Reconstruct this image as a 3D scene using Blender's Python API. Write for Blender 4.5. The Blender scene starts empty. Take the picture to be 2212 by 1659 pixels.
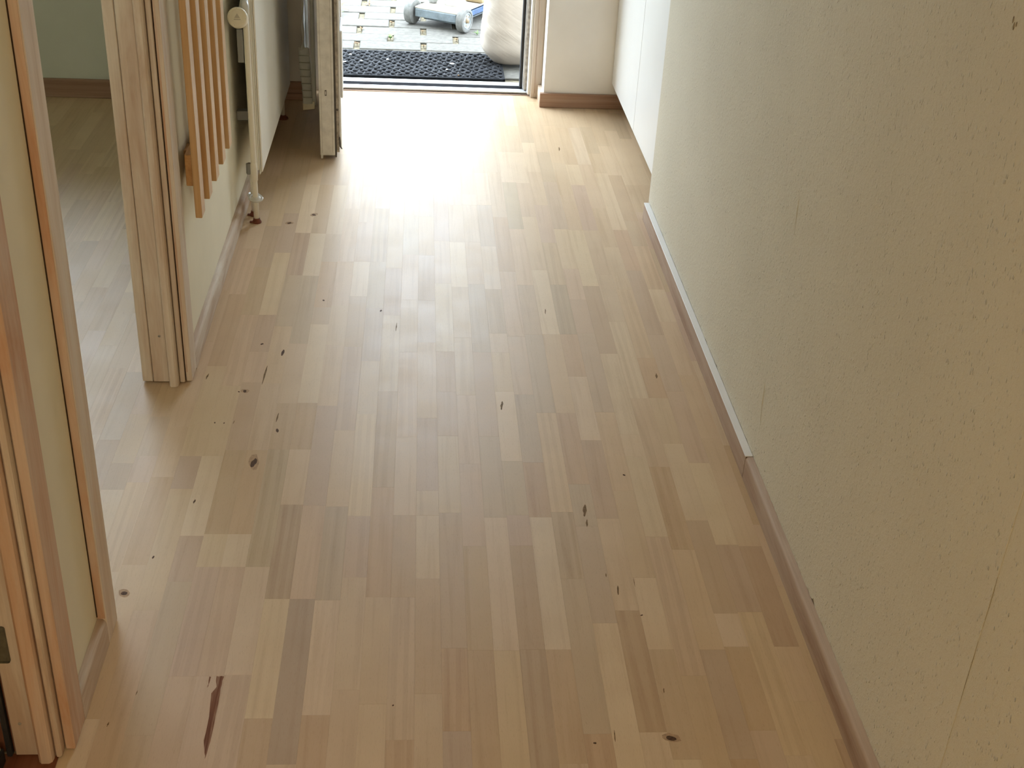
import bpy, bmesh, math, random
from mathutils import Vector, Matrix, noise

random.seed(7)
sc = bpy.context.scene
COL = sc.collection

# ------------------------------------------------------------------ camera
cam_d = bpy.data.cameras.new('camera')
cam = bpy.data.objects.new('camera', cam_d)
COL.objects.link(cam)
cam_d.sensor_fit = 'HORIZONTAL'
cam_d.sensor_width = 36.0
cam_d.lens = 44.524
cam_d.clip_start = 0.02
RW, DW, FW = (.99701742, -.06003768, .04849479), (.01208982, -.49910271, -.8664585), (.07622404, .86446051, -.49688825)
cam.matrix_world = Matrix(((RW[0], -DW[0], -FW[0], 0.0),
                           (RW[1], -DW[1], -FW[1], 0.0),
                           (RW[2], -DW[2], -FW[2], 1.6),
                           (0, 0, 0, 1)))
sc.camera = cam

# ------------------------------------------------------------------ sky and lights
SKY = 11.5
w = bpy.data.worlds.new('sky')
sc.world = w
w.use_nodes = True
bg = w.node_tree.nodes['Background']
bg.inputs[0].default_value = (0.785, 0.90, 1.0, 1)
bg.inputs[1].default_value = SKY


def portal(name, loc, rot, sx, sy):
    l = bpy.data.lights.new(name, 'AREA')
    l.shape = 'RECTANGLE'
    l.size, l.size_y = sx, sy
    l.cycles.is_portal = True
    o = bpy.data.objects.new(name, l)
    COL.objects.link(o)
    o.location = loc
    o.rotation_euler = rot
    return o


portal('door_daylight_portal', (.05, 5.36, 1.03), (-math.pi / 2, 0, 0), .90, 2.0)
portal('window_daylight_portal', (-2.0, 5.24, 1.525), (-math.pi / 2, 0, 0), 1.8, 1.55)

# added warm fill light, standing in for an unseen lit room behind the viewer
fill_light = bpy.data.lights.new('warm_fill_light', 'AREA')
fill_light.shape = 'RECTANGLE'
fill_light.size, fill_light.size_y = 1.15, 1.9
fill_light.energy = 25
fill_light.color = (1.0, .79, .53)
lo = bpy.data.objects.new('warm_fill_light', fill_light)
COL.objects.link(lo)
lo.location = (.1, -1.97, 1.35)
lo.rotation_euler = (math.pi / 2, 0, 0)

sc.view_settings.view_transform = 'Standard'
sc.view_settings.look = 'None'
sc.view_settings.exposure = 0.0
sc.view_settings.gamma = 1.0
sc.view_settings.use_curve_mapping = False
sc.cycles.use_denoising = True
sc.cycles.max_bounces = 7
sc.cycles.diffuse_bounces = 5
sc.cycles.glossy_bounces = 3
sc.cycles.caustics_reflective = False
sc.cycles.caustics_refractive = False
sc.cycles.use_adaptive_sampling = True
sc.cycles.adaptive_threshold = 0.08
sc.cycles.sample_clamp_indirect = 8.0

# ------------------------------------------------------------------ materials
MATS = {}


def new_mat(name):
    m = bpy.data.materials.new(name)
    m.use_nodes = True
    MATS[name] = m
    nt = m.node_tree
    b = nt.nodes['Principled BSDF']
    return m, nt, b


def N(nt, kind, **kw):
    n = nt.nodes.new(kind)
    for k, v in kw.items():
        setattr(n, k, v)
    return n


def rgba(c):
    return (c[0], c[1], c[2], 1)


def coords(nt, scale=(1, 1, 1), rand=True):
    g = N(nt, 'ShaderNodeNewGeometry')
    mp = N(nt, 'ShaderNodeVectorMath', operation='MULTIPLY')
    nt.links.new(g.outputs['Position'], mp.inputs[0])
    mp.inputs[1].default_value = scale
    out = mp.outputs[0]
    if rand:
        oi = N(nt, 'ShaderNodeObjectInfo')
        sc_ = N(nt, 'ShaderNodeVectorMath', operation='SCALE')
        cb = N(nt, 'ShaderNodeCombineXYZ')
        for i in range(3):
            nt.links.new(oi.outputs['Random'], cb.inputs[i])
        nt.links.new(cb.outputs[0], sc_.inputs[0])
        sc_.inputs['Scale'].default_value = 37.0
        ad = N(nt, 'ShaderNodeVectorMath', operation='ADD')
        nt.links.new(out, ad.inputs[0])
        nt.links.new(sc_.outputs[0], ad.inputs[1])
        out = ad.outputs[0]
    return out


def tex_noise(nt, vec, scale=1.0, detail=4, rough=.55, dist=0.0):
    t = N(nt, 'ShaderNodeTexNoise')
    t.inputs['Scale'].default_value = scale
    t.inputs['Detail'].default_value = detail
    t.inputs['Roughness'].default_value = rough
    t.inputs['Distortion'].default_value = dist
    nt.links.new(vec, t.inputs['Vector'])
    return t.outputs['Fac']


def ramp(nt, fac, stops):
    r = N(nt, 'ShaderNodeValToRGB')
    el = r.color_ramp.elements
    while len(el) < len(stops):
        el.new(.5)
    for e, (p, c) in zip(el, stops):
        e.position = p
        e.color = rgba(c) if len(c) == 3 else c
    nt.links.new(fac, r.inputs[0])
    return r.outputs[0]


def mix(nt, fac, a, b, mode='MIX'):
    m = N(nt, 'ShaderNodeMix', data_type='RGBA', blend_type=mode)
    for sock, v in ((m.inputs[0], fac), (m.inputs[6], a), (m.inputs[7], b)):
        if isinstance(v, (int, float)):
            sock.default_value = v
        elif isinstance(v, tuple):
            sock.default_value = rgba(v)
        else:
            nt.links.new(v, sock)
    return m.outputs[2]


def bump(nt, b, h, strength=.3, dist=.001):
    n = N(nt, 'ShaderNodeBump')
    n.inputs['Strength'].default_value = strength
    n.inputs['Distance'].default_value = dist
    nt.links.new(h, n.inputs['Height'])
    nt.links.new(n.outputs[0], b.inputs['Normal'])


def plain(name, col, rough=.5, var=.06, scale=30, metal=0.0, spec=.5, bmp=0.0):
    m, nt, b = new_mat(name)
    v = coords(nt)
    f = tex_noise(nt, v, scale, 4)
    lo_ = tuple(max(0, c * (1 - var)) for c in col)
    hi_ = tuple(min(1, c * (1 + var)) for c in col)
    nt.links.new(ramp(nt, f, [(.3, lo_), (.7, hi_)]), b.inputs['Base Color'])
    b.inputs['Roughness'].default_value = rough
    b.inputs['Metallic'].default_value = metal
    b.inputs['Specular IOR Level'].default_value = spec
    if bmp:
        bump(nt, b, tex_noise(nt, v, scale * 6, 3), bmp, .001)
    return m


def wood(name, dark, mid, light, axis=2, rough=.55, streak=55, lo_=.30, hi_=.72, spec=.35, wear=None, wear_amt=.5):
    """streaky sanded wood, grain along the given axis"""
    m, nt, b = new_mat(name)
    s = [streak] * 3
    s[axis] = streak * .035
    v = coords(nt, tuple(s))
    f = tex_noise(nt, v, 1.0, 5, .6, .3)
    c = ramp(nt, f, [(lo_, dark), ((lo_ + hi_) / 2, mid), (hi_, light)])
    if wear:
        s2 = [14] * 3
        s2[axis] = 2.0
        f2 = tex_noise(nt, coords(nt, tuple(s2)), 1.0, 5, .65, .5)
        mk = ramp(nt, f2, [(.5 - wear_amt * .3, (0, 0, 0)), (.78 - wear_amt * .3, (1, 1, 1))])
        c = mix(nt, mk, c, wear)
    s3 = [streak * 6] * 3
    s3[axis] = streak * .12
    f3 = tex_noise(nt, coords(nt, tuple(s3)), 1.0, 3)
    c = mix(nt, .16, c, ramp(nt, f3, [(.3, (.45, .4, .35)), (.6, (1, 1, 1))]), 'MULTIPLY')
    nt.links.new(c, b.inputs['Base Color'])
    b.inputs['Roughness'].default_value = rough
    b.inputs['Specular IOR Level'].default_value = spec
    bump(nt, b, f3, .12, .0006)
    return m


# floor strips: colour comes from each strip's own tint, grain style from its property
def plank_mat(name, island=False):
    m, nt, b = new_mat(name)
    if island:
        g = N(nt, 'ShaderNodeNewGeometry')
        tint = ramp(nt, g.outputs['Random Per Island'], [(0, (.57, .43, .28)), (.25, (.62, .465, .30)), (.6, (.65, .485, .315)), (1, (.69, .53, .35))])
        rnd = g.outputs['Random Per Island']
    else:
        oi = N(nt, 'ShaderNodeObjectInfo')
        tint = oi.outputs['Color']
    v = coords(nt, (1, 1, 1))
    mp = N(nt, 'ShaderNodeVectorMath', operation='MULTIPLY')
    nt.links.new(v, mp.inputs[0])
    mp.inputs[1].default_value = (70, 2.2, 1)
    f = tex_noise(nt, mp.outputs[0], 1.0, 4, .55, .4)
    c = mix(nt, .55, tint, ramp(nt, f, [(.25, (.80, .74, .68)), (.5, (1, 1, 1)), (.75, (1.0, 1.0, 1.0))]), 'MULTIPLY')
    # broad cloudy variation
    f1 = tex_noise(nt, v, 9.0, 2)
    c = mix(nt, .35, c, ramp(nt, f1, [(.3, (.84, .80, .76)), (.7, (1, 1, 1))]), 'MULTIPLY')
    # short pores
    mp2 = N(nt, 'ShaderNodeVectorMath', operation='MULTIPLY')
    nt.links.new(v, mp2.inputs[0])
    mp2.inputs[1].default_value = (900, 90, 1)
    f2 = tex_noise(nt, mp2.outputs[0], 1.0, 2)
    c = mix(nt, .22, c, ramp(nt, f2, [(.28, (.55, .45, .36)), (.42, (1, 1, 1))]), 'MULTIPLY')
    if not island:
        # bold figure on chosen strips
        at = N(nt, 'ShaderNodeAttribute', attribute_type='OBJECT', attribute_name='figure')
        wv = N(nt, 'ShaderNodeTexWave', wave_type='BANDS', bands_direction='X')
        mp3 = N(nt, 'ShaderNodeVectorMath', operation='MULTIPLY')
        nt.links.new(v, mp3.inputs[0])
        mp3.inputs[1].default_value = (16, 1.1, 1)
        wv.inputs['Scale'].default_value = .9
        wv.inputs['Distortion'].default_value = 6.5
        wv.inputs['Detail'].default_value = 2
        wv.inputs['Detail Scale'].default_value = .8
        nt.links.new(mp3.outputs[0], wv.inputs['Vector'])
        fig = ramp(nt, wv.outputs['Fac'], [(.35, (.74, .66, .58)), (.62, (1.04, 1.03, 1.0))])
        mul = N(nt, 'ShaderNodeMath', operation='MULTIPLY')
        nt.links.new(at.outputs['Fac'], mul.inputs[0])
        mul.inputs[1].default_value = .6
        c = mix(nt, mul.outputs[0], c, mix(nt, 1.0, c, fig, 'MULTIPLY'))
    nt.links.new(c, b.inputs['Base Color'])
    rr = ramp(nt, f1, [(.3, (.42, .42, .42)), (.7, (.48, .48, .48))])
    nt.links.new(rr, b.inputs['Roughness'])
    b.inputs['Specular IOR Level'].default_value = .33
    bump(nt, b, f2, .05, .0003)
    return m


plank_mat('strip_wood')
plank_mat('strip_wood_field', True)
plain('subfloor', (.50, .38, .26), .8)


def wallpaper_mat():
    m, nt, b = new_mat('woodchip_wallpaper')
    v = coords(nt, (1, 1, 1), False)
    f = tex_noise(nt, v, 2.2, 3)
    c = ramp(nt, f, [(.3, (.74, .70, .575)), (.7, (.79, .75, .625))])
    fs = tex_noise(nt, v, 260, 2)
    c = mix(nt, .5, c, ramp(nt, fs, [(.22, (.62, .56, .47)), (.36, (1, 1, 1))]), 'MULTIPLY')
    nt.links.new(c, b.inputs['Base Color'])
    b.inputs['Roughness'].default_value = .75
    b.inputs['Specular IOR Level'].default_value = .25
    # chips: sparse vertical flakes
    mp = N(nt, 'ShaderNodeVectorMath', operation='MULTIPLY')
    nt.links.new(v, mp.inputs[0])
    mp.inputs[1].default_value = (1, 210, 95)
    vo = N(nt, 'ShaderNodeTexVoronoi', feature='F1')
    vo.inputs['Scale'].default_value = 1.0
    vo.inputs['Randomness'].default_value = 1.0
    nt.links.new(mp.outputs[0], vo.inputs['Vector'])
    ch = ramp(nt, vo.outputs['Distance'], [(.12, (1, 1, 1)), (.34, (0, 0, 0))])
    n2 = tex_noise(nt, v, 55, 2)
    gate = ramp(nt, n2, [(.50, (0, 0, 0)), (.66, (1, 1, 1))])
    chips = mix(nt, 1.0, ch, gate, 'MULTIPLY')
    fine = tex_noise(nt, v, 420, 3, .6)
    med = tex_noise(nt, v, 110, 2)
    h = mix(nt, .30, chips, fine, 'ADD')
    h2 = mix(nt, .45, h, med, 'ADD')
    bump(nt, b, h2, 1.0, .0034)


wallpaper_mat()
plain('cream_plaster', (.78, .73, .58), .8, .03, 6, bmp=.08)
plain('white_plaster', (.82, .80, .76), .8, .03, 6, bmp=.08)
plain('ceiling_paint', (.84, .82, .76), .85, .02, 4)
plain('grey_green_plaster', (.62, .64, .56), .85, .03, 5)
plain('white_lacquer', (.80, .81, .80), .38, .015, 6)
plain('white_edge', (.82, .82, .83), .45, .02, 12)
wood('whitewashed_pine', (.46, .32, .23), (.56, .425, .325), (.64, .525, .425), 2, .6, 32, wear=(.72, .65, .56), wear_amt=.4)
wood('bare_red_pine', (.45, .22, .11), (.53, .29, .165), (.59, .38, .25), 2, .6, 26, wear=(.62, .48, .38), wear_amt=.55)
wood('pale_casing_pine', (.54, .40, .28), (.64, .50, .38), (.70, .59, .48), 2, .6, 45, wear=(.70, .63, .55), wear_amt=.4)
wood('baseboard_wood_y', (.34, .22, .155), (.45, .32, .235), (.53, .41, .32), 1, .7, 40, wear=(.58, .47, .38), wear_amt=.3)
wood('baseboard_wood_x', (.27, .15, .095), (.36, .22, .15), (.43, .30, .22), 0, .5, 40)
wood('pale_baseboard_y', (.40, .275, .19), (.50, .365, .265), (.56, .44, .335), 1, .7, 40, wear=(.70, .64, .56), wear_amt=.3)
wood('rack_beech', (.52, .31, .14), (.60, .38, .185), (.64, .43, .23), 2, .42, 40)
wood('rack_beech_y', (.46, .24, .09), (.55, .31, .13), (.62, .38, .18), 1, .42, 40)
wood('threshold_redwood', (.16, .05, .025), (.22, .08, .04), (.28, .11, .06), 1, .5, 40)
wood('sill_wood', (.28, .18, .12), (.38, .26, .19), (.46, .34, .26), 0, .5, 40)
wood('frame_wood', (.48, .40, .32), (.58, .50, .42), (.66, .58, .50), 2, .5, 30)
plain('radiator_enamel', (.80, .77, .68), .35, .02, 8)
plain('valve_plastic', (.74, .69, .55), .4, .03, 14)
plain('valve_groove', (.46, .42, .33), .5)
plain('grey_plastic', (.27, .27, .255), .5)
plain('chrome_plastic', (.62, .62, .60), .22, .08, 60, spec=.7)
plain('rust', (.15, .045, .022), .8, .3, 120)
plain('door_paint', (.68, .66, .61), .5, .12, 35, bmp=.06)
plain('door_paint_bright', (.80, .81, .80), .45, .05, 30)
plain('dirty_metal', (.36, .32, .27), .55, .35, 60, bmp=.1)
plain('dark_metal', (.10, .09, .08), .5, .2, 60)
plain('black_rubber', (.018, .018, .02), .55, .2, 60)
plain('sill_rubber', (.012, .012, .014), .95, .2, 60, spec=.03)
plain('aluminium', (.74, .75, .76), .35, .04, 30, metal=.6)
plain('brass_plate', (.10, .09, .06), .5, .3, 80)
plain('curtain_cloth', (.87, .89, .85), .8, .05, 40)
_nt = MATS['curtain_cloth'].node_tree
_tl = _nt.nodes.new('ShaderNodeBsdfTranslucent')
_tl.inputs[0].default_value = (.80, .84, .80, 1)
_mx = _nt.nodes.new('ShaderNodeMixShader')
_mx.inputs[0].default_value = .45
_nt.links.new(_nt.nodes['Principled BSDF'].outputs[0], _mx.inputs[1])
_nt.links.new(_tl.outputs[0], _mx.inputs[2])
_nt.links.new(_mx.outputs[0], _nt.nodes['Material Output'].inputs[0])
plain('curtain_rib_shade', (.34, .36, .31), .8)
plain('curtain_tag', (.74, .70, .55), .8, .05, 40)
plain('paver_concrete', (.135, .128, .115), .9, .16, 45, bmp=.4, spec=.08)
plain('joint_soil', (.15, .13, .09), .95, .45, 60, bmp=.5, spec=.08)
plain('outer_stone', (.16, .16, .155), .9, .1, 30, bmp=.2, spec=.08)
plain('mat_rubber', (.018, .019, .022), .6, .4, 70, bmp=.3, spec=.08)
plain('mat_cord', (.032, .033, .037), .6, .5, 40, bmp=.3, spec=.08)
plain('sack_plastic', (.42, .36, .30), .42, .06, 10)
_nt = MATS['sack_plastic'].node_tree
_b = _nt.nodes['Principled BSDF']
_v = coords(_nt, (1, 1, 1), False)
_m = _nt.nodes.new('ShaderNodeMapping')
_m.vector_type = 'TEXTURE'
_m.inputs['Rotation'].default_value = (.0, .55, .0)
_m.inputs['Scale'].default_value = (.16, .10, .022)
_nt.links.new(_v, _m.inputs[0])
bump(_nt, _b, tex_noise(_nt, _m.outputs[0], 1.0, 2, .5, .6), .22, .010)
plain('tyre_grey', (.18, .18, .17), .8, .2, 50, spec=.08)
plain('wheel_grey', (.24, .26, .27), .5, .15, 50)
plain('brass_hub', (.22, .16, .09), .45, .3, 60)
plain('cart_steel', (.15, .18, .20), .5, .3, 25)
plain('cart_blue', (.05, .09, .18), .5, .3, 25)
plain('cart_board', (.45, .41, .35), .7, .1, 25)
plain('bucket_white', (.42, .40, .36), .4, .03, 20)
plain('box_cream', (.36, .27, .15), .5, .05, 20)
plain('clear_bag', (.32, .33, .33), .3, .08, 20)
plain('leaf_green', (.12, .24, .04), .6, .3, 60)
plain('leaf_dry', (.17, .10, .045), .8, .4, 60)
plain('paint_flake', (.80, .80, .80), .7)
plain('knot_dark', (.10, .055, .03), .6, .4, 300, spec=.1)
plain('knot_halo', (.44, .30, .19), .6, .2, 200, spec=.1)
plain('crack_brown', (.20, .125, .06), .6, .4, 200, spec=.1)
wood('bark_red', (.13, .045, .022), (.22, .095, .05), (.40, .26, .17), 1, .7, 260, spec=.1)
plain('gap_dark', (.05, .03, .018), .9, spec=.1)
plain('scuff', (.30, .25, .17), .9, .4, 200)
plain('cream_door', (.72, .68, .54), .5, .02, 8)
plain('ground_grass', (.12, .20, .06), .95, .4, 8)


def glass_mat():
    m, nt, b = new_mat('window_glass')
    tr = N(nt, 'ShaderNodeBsdfTransparent')
    gl = N(nt, 'ShaderNodeBsdfGlossy')
    gl.inputs['Roughness'].default_value = .02
    fr = N(nt, 'ShaderNodeFresnel')
    fr.inputs['IOR'].default_value = 1.45
    ms = N(nt, 'ShaderNodeMixShader')
    nt.links.new(fr.outputs[0], ms.inputs[0])
    nt.links.new(tr.outputs[0], ms.inputs[1])
    nt.links.new(gl.outputs[0], ms.inputs[2])
    nt.links.new(ms.outputs[0], nt.nodes['Material Output'].inputs[0])


glass_mat()

# ------------------------------------------------------------------ builders
WL = {}


def tag(o, label=None, cat=None, group=None, kind=None):
    for k, v in (('label', label), ('category', cat), ('group', group), ('kind', kind)):
        if v:
            o[k] = v
    return o


def thing(name, loc, label=None, cat=None, group=None, kind=None):
    o = bpy.data.objects.new(name, None)
    o.empty_display_size = .05
    COL.objects.link(o)
    o.location = loc
    WL[o.name] = Vector(loc)
    return tag(o, label, cat, group, kind)


def mesh_obj(name, V, F, mat, parent=None, smooth=False):
    V = [Vector(v) for v in V]
    if parent is not None:
        org = WL[parent.name]
    else:
        xs = [v.x for v in V]; ys = [v.y for v in V]
        org = Vector(((min(xs) + max(xs)) / 2, (min(ys) + max(ys)) / 2, min(v.z for v in V)))
    me = bpy.data.meshes.new(name)
    me.from_pydata([v - org for v in V], [], F)
    me.validate()
    bm = bmesh.new(); bm.from_mesh(me)
    bmesh.ops.recalc_face_normals(bm, faces=bm.faces)
    bm.to_mesh(me); bm.free()
    if smooth:
        for p in me.polygons:
            p.use_smooth = True
    me.materials.append(MATS[mat])
    o = bpy.data.objects.new(name, me)
    COL.objects.link(o)
    if parent is not None:
        o.parent = parent
    else:
        o.location = org
    WL[o.name] = org
    return o


def box_vf(lo, hi, bev=0.0):
    bm = bmesh.new()
    vs = [bm.verts.new((x, y, z)) for x in (lo[0], hi[0]) for y in (lo[1], hi[1]) for z in (lo[2], hi[2])]
    for f in ((0, 1, 3, 2), (4, 6, 7, 5), (0, 4, 5, 1), (2, 3, 7, 6), (0, 2, 6, 4), (1, 5, 7, 3)):
        bm.faces.new([vs[i] for i in f])
    if bev:
        bmesh.ops.bevel(bm, geom=list(bm.edges), offset=bev, segments=1 if bev < .003 else 2, affect='EDGES', profile=.5)
    bm.verts.index_update()
    V = [v.co.copy() for v in bm.verts]
    F = [[v.index for v in f.verts] for f in bm.faces]
    bm.free()
    return V, F


def box(name, lo, hi, mat, parent=None, bev=0.0, rot=None, piv=None):
    V, F = box_vf(lo, hi, bev)
    if rot is not None:
        p = Vector(piv)
        V = [p + rot @ (v - p) for v in V]
    return mesh_obj(name, V, F, mat, parent)


def joined(name, parts, mat, parent=None, smooth=False):
    V, F = [], []
    for v, f in parts:
        o = len(V)
        V += list(v)
        F += [[i + o for i in q] for q in f]
    return mesh_obj(name, V, F, mat, parent, smooth)


def tube_vf(pts, r, n=12, caps=True):
    pts = [Vector(p) for p in pts]
    rs = r if isinstance(r, (list, tuple)) else [r] * len(pts)
    V, F = [], []
    ref = None
    for i, p in enumerate(pts):
        d = (pts[min(i + 1, len(pts) - 1)] - pts[max(i - 1, 0)]).normalized()
        if ref is None:
            ref = Vector((0, 0, 1)) if abs(d.z) < .9 else Vector((1, 0, 0))
        a = (ref - d * ref.dot(d)).normalized()
        ref = a
        b_ = d.cross(a)
        for k in range(n):
            t = 2 * math.pi * k / n
            V.append(p + (a * math.cos(t) + b_ * math.sin(t)) * rs[i])
    for i in range(len(pts) - 1):
        for k in range(n):
            F.append([i * n + k, i * n + (k + 1) % n, (i + 1) * n + (k + 1) % n, (i + 1) * n + k])
    if caps:
        F.append(list(range(n)))
        F.append([(len(pts) - 1) * n + k for k in range(n)])
    return V, F


def tube(name, pts, r, mat, parent=None, n=12):
    V, F = tube_vf(pts, r, n)
    return mesh_obj(name, V, F, mat, parent, True)


def lathe_vf(prof, org, axis, n=32):
    """prof: (radius, height) list; axis a direction"""
    ax = Vector(axis).normalized()
    ref = Vector((0, 0, 1)) if abs(ax.z) < .9 else Vector((1, 0, 0))
    a = (ref - ax * ref.dot(ax)).normalized()
    b_ = ax.cross(a)
    org = Vector(org)
    V, F = [], []
    for r, h in prof:
        for k in range(n):
            t = 2 * math.pi * k / n
            V.append(org + ax * h + (a * math.cos(t) + b_ * math.sin(t)) * max(r, 1e-5))
    for i in range(len(prof) - 1):
        for k in range(n):
            F.append([i * n + k, i * n + (k + 1) % n, (i + 1) * n + (k + 1) % n, (i + 1) * n + k])
    if prof[0][0] > 1e-4:
        F.append(list(range(n)))
    if prof[-1][0] > 1e-4:
        F.append([(len(prof) - 1) * n + k for k in range(n)])
    return V, F


def shade_auto(o, ang=35):
    me = o.data
    for p in me.polygons:
        p.use_smooth = True
    try:
        me.set_sharp_from_angle(angle=math.radians(ang))
    except Exception:
        pass
    return o


def lathe(name, prof, org, axis, mat, parent=None, n=32):
    V, F = lathe_vf(prof, org, axis, n)
    return shade_auto(mesh_obj(name, V, F, mat, parent))


def prism_vf(poly, z0, z1):
    n = len(poly)
    V = [(x, y, z0) for x, y in poly] + [(x, y, z1) for x, y in poly]
    F = [list(range(n)), list(range(n, 2 * n))]
    for i in range(n):
        F.append([i, (i + 1) % n, n + (i + 1) % n, n + i])
    return V, F


def prism(name, poly, z0, z1, mat, parent=None):
    V, F = prism_vf(poly, z0, z1)
    return mesh_obj(name, V, F, mat, parent)


def profile_y(name, poly_xz, y0, y1, mat, parent=None, seg=1, wob=0.0):
    """extrude an xz profile along y"""
    n = len(poly_xz)
    V, F = [], []
    for s in range(seg + 1):
        y = y0 + (y1 - y0) * s / seg
        for x, z in poly_xz:
            V.append((x, y, z))
    for s in range(seg):
        for i in range(n):
            F.append([s * n + i, s * n + (i + 1) % n, (s + 1) * n + (i + 1) % n, (s + 1) * n + i])
    F.append(list(range(n)))
    F.append([seg * n + i for i in range(n)])
    return mesh_obj(name, V, F, mat, parent)


# ------------------------------------------------------------------ room shell
XL, XR = -.568, .766          # corridor wall faces
YB, YF = -2.0, 5.09           # back wall, far wall face
ZC = 2.45
XLB = -.660                   # back of the left partition
D1 = (.62, 1.560)             # rough opening of the near doorway (y)
D2 = (1.865, 2.790)           # rough opening of the open doorway (y)
DH = 2.02


def struct(o):
    o['kind'] = 'structure'
    return o


# left partition, one wall made of its solid pieces
lw = [box_vf((XLB, YB - .1, 0), (XL, D1[0], ZC)), box_vf((XLB, D1[1], 0), (XL, D2[0], ZC)), box_vf((XLB, D2[1], 0), (XL, YF + .02, ZC)),
      box_vf((XLB, D1[0], DH), (XL, D1[1], ZC)), box_vf((XLB, D2[0], DH), (XL, D2[1], ZC))]
wl = struct(joined('wall_left', lw, 'cream_plaster'))
struct(box('ceiling', (-3.9, YB - .1, ZC), (1.6, 5.45, ZC + .1), 'ceiling_paint'))
struct(box('wall_back', (XLB, YB - .1, 0), (XR + .2, YB, ZC), 'cream_plaster'))

# right wall with woodchip wallpaper lengths
wr = struct(box('wall_right', (XR + .0016, YB, 0), (XR + .10, 3.91, ZC), 'cream_plaster'))


def paper(y0, y1, off, zb):
    n = max(8, int((y1 - y0) / .006))
    V, F = [], []
    for i in range(n + 1):
        y = y0 + (y1 - y0) * i / n
        j = .0022 * noise.noise((y * 140, 0, 3)) + .0025 * noise.noise((y * 31, 5, 3))
        if abs(y - 1.855) < .012:
            j += .010 * (1 - abs(y - 1.855) / .012)
        lift = .0010 * (noise.noise((y * 60, 9, 1)) + .6)
        V += [(XR - off - lift, y, zb + j), (XR - off, y, zb + .02), (XR - off, y, ZC)]
        V += [(XR + .0016, y, zb + j), (XR + .0016, y, ZC)]
    for i in range(n):
        a, b_ = i * 5, (i + 1) * 5
        F += [[a, b_, b_ + 1, a + 1], [a + 1, b_ + 1, b_ + 2, a + 2], [a, a + 3, b_ + 3, b_], [a + 2, b_ + 2, b_ + 4, a + 4]]
    F += [[0, 1, 2, 4, 3], [n * 5, n * 5 + 3, n * 5 + 4, n * 5 + 2, n * 5 + 1]]
    return shade_auto(mesh_obj('wallpaper_length', V, F, 'woodchip_wallpaper', wr), 40)


paper(2.361, 3.908, .0000, .060)
paper(1.2735, 2.360, .0005, .059)
paper(YB, 1.2725, .0000, .059)
# end face of the right wall
box('wall_end', (XR, 3.9085, 0), (XR + .10, 3.912, ZC), 'white_plaster', wr)
# torn ridges and scuffs on the paper
for pts, r in (([(XR, 2.357, .72), (XR - .001, 2.352, .66), (XR - .001, 2.345, .61)], .0016), ([(XR, 2.372, .26), (XR - .001, 2.366, .20), (XR - .0015, 2.352, .15)], .0022)):
    tube('torn_paper_ridge', pts, [r * .1, r * .35, r * .1], 'woodchip_wallpaper', wr, 8)
for pts in ([(XR, 1.2755, .50), (XR, 1.272, .45), (XR, 1.2735, .40), (XR, 1.2725, .36)], [(XR, 1.275, .60), (XR, 1.2715, .56), (XR, 1.272, .50)]):
    tube('paper_seam_crack', pts, [.0001] + [.0004] * (len(pts) - 2) + [.0001], 'scuff', wr, 6)
for y, z, s in ((1.612, 1.226, .004), (1.606, 1.219, .0045), (1.600, 1.223, .003)):
    V, F = lathe_vf([(0, .0012), (s * .6, .001), (s, 0)], (XR, y, z), (-1, 0, 0), 7)
    V = [Vector((v.x, y + (v.y - y) * .7, z + (v.z - z) * 1.6)) for v in V]
    mesh_obj('wall_scuff', V, F, 'scuff', wr)

# far wall: right stub and left return, with the head over the entrance door
fw = [box_vf((.512, YF, -.05), (1.5, 5.36, ZC)), box_vf((-.568, YF + .016, -.05), (-.462, 5.36, ZC)), box_vf((-.462, YF + .016, 2.06), (.512, 5.36, ZC))]
struct(joined('wall_far', fw, 'white_plaster'))
# niche behind the cabinets
struct(joined('wall_niche', [box_vf((1.30, 3.90, 0), (1.40, YF, ZC)), box_vf((.80, 3.82, 0), (1.40, 3.905, ZC))], 'white_plaster'))

# side room
RX0 = -3.7
rw = [box_vf((RX0, 5.04, 0), (-2.90, 5.30, ZC)), box_vf((-1.10, 5.04, 0), (XLB, 5.30, ZC)), box_vf((-2.90, 5.04, 0), (-1.10, 5.30, .75)), box_vf((-2.90, 5.04, 2.30), (-1.10, 5.30, ZC))]
struct(joined('wall_side_room_far', rw, 'grey_green_plaster'))
struct(box('wall_side_room_left', (RX0 - .1, 1.0, 0), (RX0, 5.30, ZC), 'cream_plaster'))
struct(box('wall_side_room_near', (RX0, 1.62, 0), (XLB, 1.72, ZC), 'cream_plaster'))
struct(box('wall_near_room', (-1.30, YB, 0), (-1.20, 1.62, ZC), 'cream_plaster'))
struct(box('baseboard_side_room', (RX0, 5.026, 0), (XLB, 5.04, .074), 'baseboard_wood_x', bev=.002))
win = struct(thing('window_1', (-2.0, 5.15, .75)))
for lo_, hi_ in (((-2.90, 5.12, .75), (-2.84, 5.19, 2.30)), ((-1.16, 5.12, .75), (-1.10, 5.19, 2.30)), ((-2.03, 5.12, .75), (-1.97, 5.19, 2.30))):
    box('frame_stile', lo_, hi_, 'white_lacquer', win, .003)
for z in (.75, 2.24):
    box('frame_rail', (-2.84, 5.12, z), (-1.16, 5.19, z + .06), 'white_lacquer', win, .003)
for x0, x1 in ((-2.84, -2.03), (-1.97, -1.16)):
    box('pane', (x0, 5.153, .81), (x1, 5.157, 2.24), 'window_glass', win)

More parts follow.
